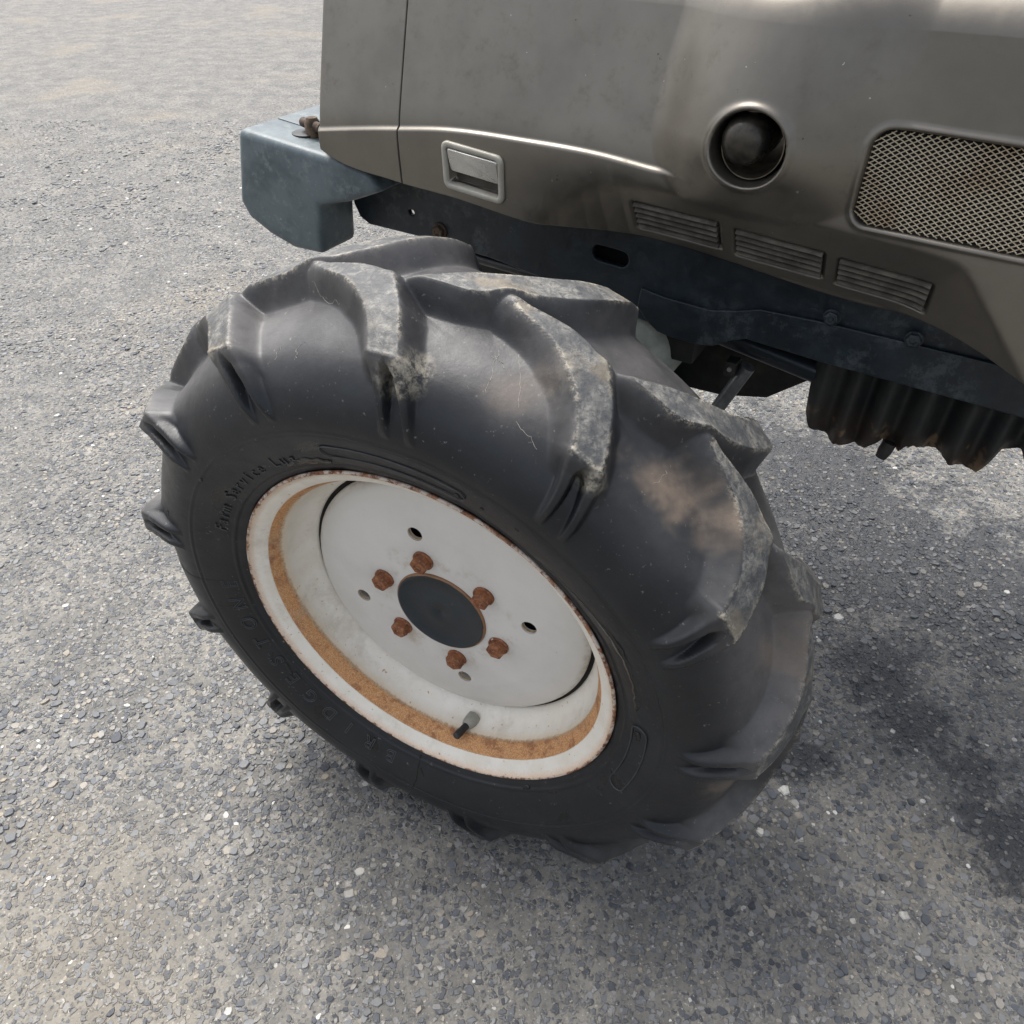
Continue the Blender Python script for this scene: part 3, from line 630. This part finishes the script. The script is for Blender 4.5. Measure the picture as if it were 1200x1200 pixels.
def panel(name, xs, nose=False, label=None):
    nlow, nup = 64, 150
    zrel = np.concatenate([np.linspace(0, 1, nlow)[:-1], np.linspace(1, 2, nup)])
    X = np.repeat(xs[:, None], len(zrel), 1)
    zl, zc = ZL(X), ZC(X); zt = .905
    Z = np.where(zrel[None] < 1, zl + (zc - zl) * zrel[None], zc + (zt - zc) * (zrel[None] - 1))
    O = sheet(X, Z)
    # top roll and inward return at the lower edge
    rollt = [(.006, .012), (.016, .022), (.030, .031), (.048, .037), (.075, .041), (.14, .046), (.30, .050), (.58, .046)]
    cols_t = [(O[:, -1] - a, Z[:, -1] + b) for a, b in rollt]
    cols_b = [(O[:, 0] - a, Z[:, 0] + b) for a, b in ((.03, .004), (.012, .0), (.003, -.0005))]
    Oa = np.concatenate([np.stack([c[0] for c in cols_b], 1), O, np.stack([c[0] for c in cols_t], 1)], 1)
    Za = np.concatenate([np.stack([c[1] for c in cols_b], 1), Z, np.stack([c[1] for c in cols_t], 1)], 1)
    Xa = np.repeat(xs[:, None], Oa.shape[1], 1)
    if nose:                                                    # wrap round the front of the bonnet
        ns = [(.16, -.045, 0), (.10, -.040, 0), (.055, -.030, 0), (.026, -.018, 0), (.010, -.009, 0), (.003, -.003, 0)]
        lean = (Za[:1] - .74) * .10
        Xn = np.concatenate([Xa[:1] + b for a, b, _ in ns]); On = np.concatenate([Oa[:1] - a for a, b, _ in ns]); Zn = np.concatenate([Za[:1]] * len(ns))
        Xa = np.concatenate([Xn, Xa]); Oa = np.concatenate([On, Oa]); Za = np.concatenate([Zn, Za])
        Xa = Xa + np.clip(.72 - Za, 0, .02) * 0
    # thin inward return along seam edges
    def ret(A, dv): return np.concatenate([A, A[-1:] + dv]) if nose else np.concatenate([A[:1] + dv, A])
    Xa, Oa, Za = ret(Xa, 0), ret(Oa, -.006), ret(Za, 0)
    Pn = np.stack([Xa, -Oa, Za], -1); Nn, F = grid_mesh(name, Pn)
    o = obj(name, make_mesh(name, Pn.reshape(-1, 3), None, F.reshape(-1, 4)), tr, M_hood, label)
    return o
hood = panel('hood_panel', np.concatenate([[-.2636, -.2628], np.linspace(-.261, .45, 470), np.linspace(.453, .85, 60)]), label='bronze grey hood side with crease, round lamp bulge and louvers')
front = panel('front_panel', np.concatenate([np.linspace(-.392, -.2668, 60), [-.2662]]), nose=True, label='short front end panel of the hood beyond the seam')
# louver slats
M_slat = m_simple('dusty_slat', (.125, .110, .088), .72, .3, .35, 60, .3, (.07, .06, .05), .7, 30)
for (x0, x1, z0, z1) in LOUV:
    for j in range(5):
        bm = bmesh.new(); pts = []
        nx = 14; zt = z1 - .0042 - j * (z1 - z0 - .0075) / 4.3
        pr = [(-.0070, .0030), (-.0022, .0027), (.0000, .0006), (.0004, -.0016), (-.0030, -.0022), (-.0070, -.0006)]
        rows = []
        for i in range(nx):
            x = x0 + .003 + (x1 - x0 - .006) * i / (nx - 1); zz = zt - (x - x0) * .065
            ob = float(sheet(np.array([x]), np.array([zz]))[0]) + .0078
            rows.append([bm.verts.new(V(x, ob + a, zz + b)) for a, b in pr])
        for a, b in zip(rows, rows[1:]):
            for k in range(6): bm.faces.new((a[k], a[(k + 1) % 6], b[(k + 1) % 6], b[k]))
        bm.faces.new(rows[0]); bm.faces.new(rows[-1][::-1])
        bm_obj('louver_slat', bm, hood, M_slat, angle=50)
# grille: backing and woven diamond mesh
M_blk = m_simple('dark_backing', (.012, .011, .010), .9, 0, .4, 50)
def gz(x): return -(x - .26) * .02
xs_ = np.linspace(.250, .63, 90); zs_ = np.linspace(.738, .842, 34)
XX, ZZ = np.meshgrid(xs_, zs_, indexing='ij'); base_o = -.3665 - (.30 - .18 * sstep(XX, -.02, .24)) * np.maximum(ZZ - ZC(XX), 0) + swell(XX, ZZ)
msk = grille_sdf(XX, ZZ) < .003
Pn = np.stack([XX, -(base_o - .0082), ZZ], -1); _, F = grid_mesh('b', Pn); fm = msk[:-1, :-1] & msk[1:, 1:] & msk[:-1, 1:] & msk[1:, :-1]
obj('grille_backing', make_mesh('grille_backing', Pn.reshape(-1, 3), None, F[fm]), hood, M_blk)
def gbase(x, z): return float(-.3665 - .12 * max(z - float(ZC(np.array([x]))[0]), 0) + swell(np.array([x]), np.array([z]))[0])
bm = bmesh.new(); dw, dh = .0070, .0043                       # diamond width and height
slope = dh / dw
for sgn in (1, -1):
    c0 = -.3
    cs_ = np.arange(-110, 110)
    for c_ in cs_:
        z_at = lambda x: .79 + c_ * dh + sgn * slope * (x - .44)
        xs1 = np.arange(.25, .63, dw / 2); seg = []
        for x in xs1:
            z = z_at(x)
            if .74 < z < .85 and float(grille_sdf(np.array([x]), np.array([z]))[0]) < -.0004: seg.append((x, z))
            else:
                if len(seg) > 1: add_tube(bm, [V(a, gbase(a, b) - .0035 + .0006 * sgn * (1 if i % 2 else -1), b) for i, (a, b) in enumerate(seg)], .00058, 4)
                seg = []
        if len(seg) > 1: add_tube(bm, [V(a, gbase(a, b) - .0035 + .0006 * sgn * (1 if i % 2 else -1), b) for i, (a, b) in enumerate(seg)], .00058, 4)
N = NT('grille_wire'); cc = N.mix(N.ramp(N.noise(16, 5, .7), .45, .7), (.46, .40, .29), (.36, .27, .17)); N.out(cc, .55, .2, None)
bm_obj('grille_mesh', bm, hood, N.m, smooth=False, label='pale diamond wire mesh of the side grille')
# lamp cup insert and dark round tip
bm = bmesh.new(); cX, cZ, cO = .158, .810, -.372
def ring_tube(bm, cx, cz, prof, n=48):
    rings = [[bm.verts.new(V(cx + r * math.cos(2 * math.pi * k / n), o, cz + r * math.sin(2 * math.pi * k / n))) for k in range(n)] for o, r in prof]
    for a, b in zip(rings, rings[1:]):
        for k in range(n): bm.faces.new((a[k], a[(k + 1) % n], b[(k + 1) % n], b[k]))
    return rings
ring_tube(bm, cX, cZ, [(-.400, .0268), (-.370, .0282), (-.354, .0288), (-.354, .0278), (-.370, .0270), (-.398, .0254)])
bm_obj('outlet_sleeve', bm, hood, m_simple('sleeve_tan_metal', (.26, .22, .17), .42, .6, .5, 50, .2))
bm = bmesh.new(); rr2 = [(-.44, .0215), (-.367, .0228), (-.354, .0224), (-.346, .0210), (-.339, .0172), (-.335, .0115), (-.3338, .005)]
rg = ring_tube(bm, cX - .0060, cZ + .005, rr2); bm.faces.new(rg[-1])
bm_obj('outlet_tip', bm, hood, m_simple('outlet_tip_black', (.018, .018, .017), .28, .3, .4, 25, .2, (.09, .075, .055), .5, 22), angle=80)
# latch
bm = bmesh.new(); n_ = 12
def rr_pts(x0, x1, z0, z1, r, n=7):
    P_ = []
    for cx_, cz_, a0 in ((x1 - r, z1 - r, 0), (x0 + r, z1 - r, 90), (x0 + r, z0 + r, 180), (x1 - r, z0 + r, 270)):
        for i in range(n): a = R(a0 + 90 * i / (n - 1)); P_.append((cx_ + r * math.cos(a), cz_ + r * math.sin(a)))
    return P_
sk = lambda x, z: z - (x + .16) * .085
def latch_o(x, z): return -.3672 - (.76 - min(z, .775)) * .035
rows = []
for (g_, oo) in ((0, -.0035), (0, .0022), (.0012, .0034), (.0050, .0034), (.0062, .0022), (.0062, -.012)):
    pts = rr_pts(-.1990 + g_, -.1165 - g_, .7085 + g_, .7615 - g_, .0085 - g_ * .7)
    rows.append([bm.verts.new(V(x, latch_o(x, z) + .001 + oo, sk(x, z))) for x, z in pts])
for a, b in zip(rows, rows[1:]):
    for k in range(len(a)): bm.faces.new((a[k], a[(k + 1) % len(a)], b[(k + 1) % len(a)], b[k]))
latch = bm_obj('latch_frame', bm, tr, m_simple('ivory_plastic', (.40, .38, .32), .45, 0, .15, 30, .1, (.25, .22, .16), .5, 40), angle=50, label='ivory rectangular latch frame on the hood side')
bm = bmesh.new()
rows = []
for (g_, oo) in ((0, -.008), (0, -.0005), (.0012, .0012)):
    pts = rr_pts(-.1918 + g_, -.1238 - g_, .7280 + g_, .7545 - g_, .003)
    rows.append([bm.verts.new(V(x, latch_o(x, .745) + oo + (z - .74) * .25, sk(x, z))) for x, z in pts])
for a, b in zip(rows, rows[1:]):
    for k in range(len(a)): bm.faces.new((a[k], a[(k + 1) % len(a)], b[(k + 1) % len(a)], b[k]))
bm.faces.new(rows[-1])
bm_obj('latch_paddle', bm, latch, m_simple('latch_paddle_metal', (.62, .61, .57), .22, .75, .1, 20, .05), angle=40)
bm = bmesh.new(); add_box(bm, -.191, -.125, -.400, -.381, .710, .753); bm_obj('latch_pocket', bm, latch, m_simple('latch_pocket_grime', (.10, .09, .07), .8, 0, .3))

# ---- chassis rail
def mat_frame():
    N = NT('chassis_paint'); a = N.noise(11, 6, .75); b = N.noise(55, 5, .7); x, y, z = N.xyz()
    c = N.mix(N.ramp(a, .42, .62), (.006, .011, .016), (.014, .023, .030))
    c = N.mix(N.math('MULTIPLY', N.ramp(N.noise(26, 7, .8), .50, .62), N.ramp(N.noise(6, 3), .45, .6, .05, .5)), c, (.075, .09, .096))
    c = N.mix(N.ramp(b, .66, .72, 0, .8), c, (.006, .006, .008)); c = N.mix(N.ramp(N.noise(80, 4, .7), .70, .76, 0, .6), c, (.12, .07, .045))
    return N.out(c, N.ramp(b, .3, .7, .38, .58), 0, N.bump(N.noise(120, 5), .3, .001))
M_fr = mat_frame()
def slot(cx_, cz_, hw_, hh_, tilt, n=10):
    pts = []
    for s_, a0 in ((1, -90), (-1, 90)):
        for i in range(n): a = R(a0 + 180 * i / (n - 1)); pts.append((s_ * (hw_ - hh_) + hh_ * math.cos(a), hh_ * math.sin(a)))
    return [(cx_ + x * math.cos(tilt) - z * math.sin(tilt), cz_ + x * math.sin(tilt) + z * math.cos(tilt)) for x, z in pts]
lowl = [(-.432, .625), (-.424, .608), (-.408, .600), (-.324, .600), (-.196, .594), (-.162, .590), (-.10, .582), (-.02, .570), (.045, .560), (.058, .5525), (.075, .550), (.110, .5495), (.130, .5535), (.150, .566), (.168, .5735), (.258, .569), (.468, .565), (.85, .560)]
outl = lowl + [(.85, .72), (-.30, .735), (-.432, .70)]
rail = plate('chassis_rail', outl, [slot(-.019, .633, .027, .0115, R(-3)), slot(-.328, .630, .0068, .0058, 0)], -.46, .009, .0018, tr, M_fr, 'dark blue chassis rail under the hood')
rib = [(.030, .603), (.06, .5985), (.119, .5965), (.15, .603), (.178, .612), (.243, .6145), (.85, .612), (.85, .561), (.468, .566), (.258, .570), (.168, .5745), (.150, .567), (.130, .5545), (.110, .551), (.075, .5515), (.058, .554), (.040, .566), (.028, .580)]
plate('rail_reinforcement', rib, [], -.4545, .005, .0015, rail, M_fr)
bm = bmesh.new(); extrude_poly(bm, [(-.40, .601), (-.16, .591), (.85, .563), (.85, .569), (-.16, .597), (-.40, .607)], -.50, -.4695); bm_obj('rail_flange', bm, rail, M_fr)
M_drust = m_simple('dark_rusty_bolt', (.075, .052, .036), .75, .2, .4, 80, .5, (.2, .13, .08), .6, 60)
bmh = bolt_mesh(.0085, .006, .0115, .003); bmh.materials.clear(); bmh.materials.append(M_drust)
bmf = bolt_mesh(.0070, .004, .0095, .002); bmf.materials.clear(); bmf.materials.append(M_fr)
for x, z in ((-.279, .614), (.256, .6255), (.342, .6225)):
    o = obj('rail_bolt', bmh if x < 0 else bmf, rail); o.location = V(x, -.4598 if x < 0 else -.4518, z); o.rotation_euler = (0, x * 9, 0)
# far rail
plate('chassis_rail', [(-.432, .625), (-.40, .60), (.85, .56), (.85, .72), (-.43, .70)], [], -.93, .009, .0018, tr, M_fr)

# ---- bumper
M_bump = None
N = NT('faded_blue_black_plastic'); a = N.noise(9, 6, .7); b = N.noise(42, 6, .8)
c = N.mix(N.ramp(a, .38, .62), (.055, .075, .086), (.105, .135, .145)); c = N.mix(N.math('MULTIPLY', N.ramp(b, .50, .66), .55), c, (.20, .235, .235))
c = N.mix(N.ramp(N.noise(110, 3, .6), .73, .76, 0, .8), c, (.35, .33, .27)); M_bump = N.out(c, N.ramp(b, .3, .7, .38, .55), 0, N.bump(N.noise(260, 4), .2, .0007))
bm = bmesh.new()
side = [(-.556, .7265), (-.385, .7125), (-.330, .702), (-.312, .682), (-.368, .660), (-.425, .645), (-.433, .574), (-.490, .572), (-.535, .584), (-.572, .602), (-.586, .624)]
extrude_poly(bm, side, -.455, -.38)
bump_ = bm_obj('front_bumper', bm, tr, M_bump, bevel=.011, seg=4, angle=40, label='faded dark blue moulded bumper corner at the front')
bm = bmesh.new(); extrude_poly(bm, [(-.556, .7255), (-.40, .7105), (-.40, .690), (-.50, .66), (-.50, .60), (-.583, .62)], -.99, -.4555)
bm_obj('bumper_bar', bm, bump_, M_bump, bevel=.005, angle=40)
bm = bmesh.new(); extrude_poly(bm, side, -1.065, -.9905); bm_obj('bumper_end', bm, bump_, M_bump, bevel=.007, angle=40)
bm = bmesh.new(); add_tube(bm, [V(-.476, -.430, .712), V(-.476, -.430, .7215), V(-.476, -.430, .7220), V(-.476, -.430, .7222)], [.020, .020, .017, .016], 24); bm_obj('bumper_hole_plug', bm, bump_, m_simple('plug_black', (.015, .017, .02), .5))
bm = bmesh.new(); add_tube(bm, [V(-.462, -.430, .70), V(-.462, -.430, .735), V(-.462, -.430, .742)], [.011, .011, .007], 16); add_tube(bm, [V(-.485, -.436, .732), V(-.44, -.424, .732)], .0065, 12)
bm_obj('rusty_pin', bm, bump_, M_drust)

# ---- under the hood
M_dk = m_simple('oily_dark_metal_or_shade_box', (.012, .014, .015), .55, .2, .4, 30, .4, (.05, .045, .035), .5, 14)
def box_part(name, x0, x1, o0, o1, z0, z1, m, bev=.006, parent=tr):
    bm = bmesh.new(); add_box(bm, x0, x1, o0, o1, z0, z1); return bm_obj(name, bm, parent, m, bevel=bev)
box_part('radiator_shade_box', -.34, -.24, -.90, -.49, .61, .86, M_dk)  # unseen box added inside the hood to block light
box_part('engine_shade_box', -.20, .84, -.88, -.49, .585, .88, M_dk)  # unseen box, added and run rearward to block light and shade the ground
bm = bmesh.new(); extrude_poly(bm, [(-.10, .60), (-.10, .44), (.06, .395), (.12, .398), (.185, .415), (.238, .462), (.238, .60)], -.80, -.60); sump = bm_obj('oil_sump', bm, tr, M_dk, bevel=.008)
# pale cast axle housing seen between tyre and rail
bm = bmesh.new()
prof = [(-.470, .004), (-.471, .040), (-.476, .056), (-.488, .066), (-.52, .070), (-.595, .070)]
rg = ring_tube(bm, .002, .498, prof, 40); bm.faces.new(rg[0])
for v in bm.verts: v.co.x = .006 + (v.co.x - .006) * 1.05
M_cast = m_simple('pale_cast_housing', (.24, .27, .24), .5, .0, .3, 18, .3, (.45, .45, .38), .4, 16)
cast = bm_obj('axle_housing', bm, tr, M_cast, angle=50)
bm = bmesh.new(); add_tube(bm, [V(0, -.19, .375), V(0, -.60, .375)], .055, 28); bm_obj('axle_tube', bm, cast, M_dk)
bm = bmesh.new(); add_tube(bm, [V(0, -.53, .37), V(0, -.53, .50)], .05, 24); bm_obj('kingpin_housing', bm, cast, M_cast)
box_part('axle_bracket', -.32, -.10, -.80, -.487, .545, .600, M_dk, .004)
bm = bmesh.new(); add_tube(bm, [V(-.30, -.492, .588), V(-.22, -.476, .580), V(-.12, -.474, .578), V(-.04, -.482, .560), V(.02, -.50, .545)], .0075, 12); bm_obj('hydraulic_hose', bm, tr, m_simple('hose_rubber', (.012, .012, .013), .35, 0, .3, 60))
box_part('front_crossmember', -.11, .10, -.80, -.487, .50, .600, M_dk, .006)
# cross tube, strut and clamp
bm = bmesh.new(); add_tube(bm, [V(.110, -.52, .5405), V(.262, -.52, .519)], .0145, 20); bm_obj('cross_tube', bm, tr, m_simple('tube_dark_blue', (.018, .026, .034), .3, .2, .2, 30, .1))
M_st = m_simple('galvanised_strut', (.22, .235, .245), .38, .75, .35, 50, .2)
bm = bmesh.new(); add_tube(bm, [V(.128, -.50, .405), V(.170, -.50, .514)], .0095, 18); strut = bm_obj('steering_strut', bm, tr, M_st)
bm = bmesh.new(); add_box(bm, .143, .158, -.505, -.485, .500, .521); bm_obj('strut_clamp', bm, strut, M_dk, bevel=.002)
bm = bmesh.new(); add_tube(bm, [V(.1505, -.485, .512), V(.1505, -.482, .512)], .003, 12); bm_obj('clamp_rivet', bm, strut, m_simple('rivet_steel', (.5, .5, .5), .3, .8))
# corrugated shroud with a ragged rusty edge
xs_ = np.linspace(.247, .64, 240); t_ = np.linspace(0, 1, 44)
bx = [.247, .252, .262, .275, .290, .300, .312, .326, .338, .349, .352, .358, .371, .376, .384, .395, .406, .420, .434, .447, .458, .466, .472, .480, .490, .52, .58, .64]
bz = [.500, .468, .452, .442, .434, .437, .429, .436, .452, .457, .447, .450, .449, .463, .468, .459, .456, .462, .455, .449, .452, .472, .489, .483, .492, .47, .46, .47]
zb = np.interp(xs_, bx, bz) + .0022 * (vnoise(xs_ * 260, xs_ * 0, 5) - .5)
XX = np.repeat(xs_[:, None], 44, 1); ZZ = .572 + (zb[:, None] - .572) * t_[None]
wob = .0120 * np.sin(2 * math.pi * (XX + .0035 * np.sin(XX * 41) - .25) / .0415 + .5) * (.75 + .5 * vnoise(XX * 22, XX * 0, 31)) + .003 * np.sin(2 * math.pi * (XX - .25) / .0830)
OO_ = -.508 + wob * (.6 + .4 * t_[None]) - .006 * sstep(t_[None], .8, 1)
Pa = np.stack([XX, -OO_, ZZ], -1); Pb = Pa.copy(); Pb[..., 1] += .003
Pn = np.concatenate([Pa, Pb[:, ::-1]], 1); _, F = grid_mesh('c', Pn)
N = NT('rusty_corrugated'); z_ = N.xyz()[2]; n1 = N.noise(24, 6, .75); lowm = N.ramp(N.math('ADD', z_, N.math('MULTIPLY', N.math('SUBTRACT', n1, .5), .09)), .452, .500, 1, 0)
c = N.mix(N.ramp(n1, .35, .65), (.008, .011, .012), (.020, .020, .018)); c = N.mix(N.math('MULTIPLY', lowm, .75), c, (.040, .027, .019)); c = N.mix(N.math('MULTIPLY', lowm, N.ramp(N.noise(34, 4), .56, .66)), c, (.17, .115, .065))
shro = obj('corrugated_shroud', make_mesh('corrugated_shroud', Pn.reshape(-1, 3), None, F.reshape(-1, 4)), tr, N.out(c, .6, .1, N.bump(N.noise(90, 5), .5, .0015)), 'rusty corrugated guard with ragged lower edge')
bm = bmesh.new(); add_tube(bm, [V(.3585, -.515, .455), V(.3565, -.512, .443), V(.3545, -.509, .434)], [.0085, .0085, .0065], 14); bm_obj('hose_stub', bm, shro, m_simple('hose_stub_dark', (.025, .02, .017), .6, 0, .4))
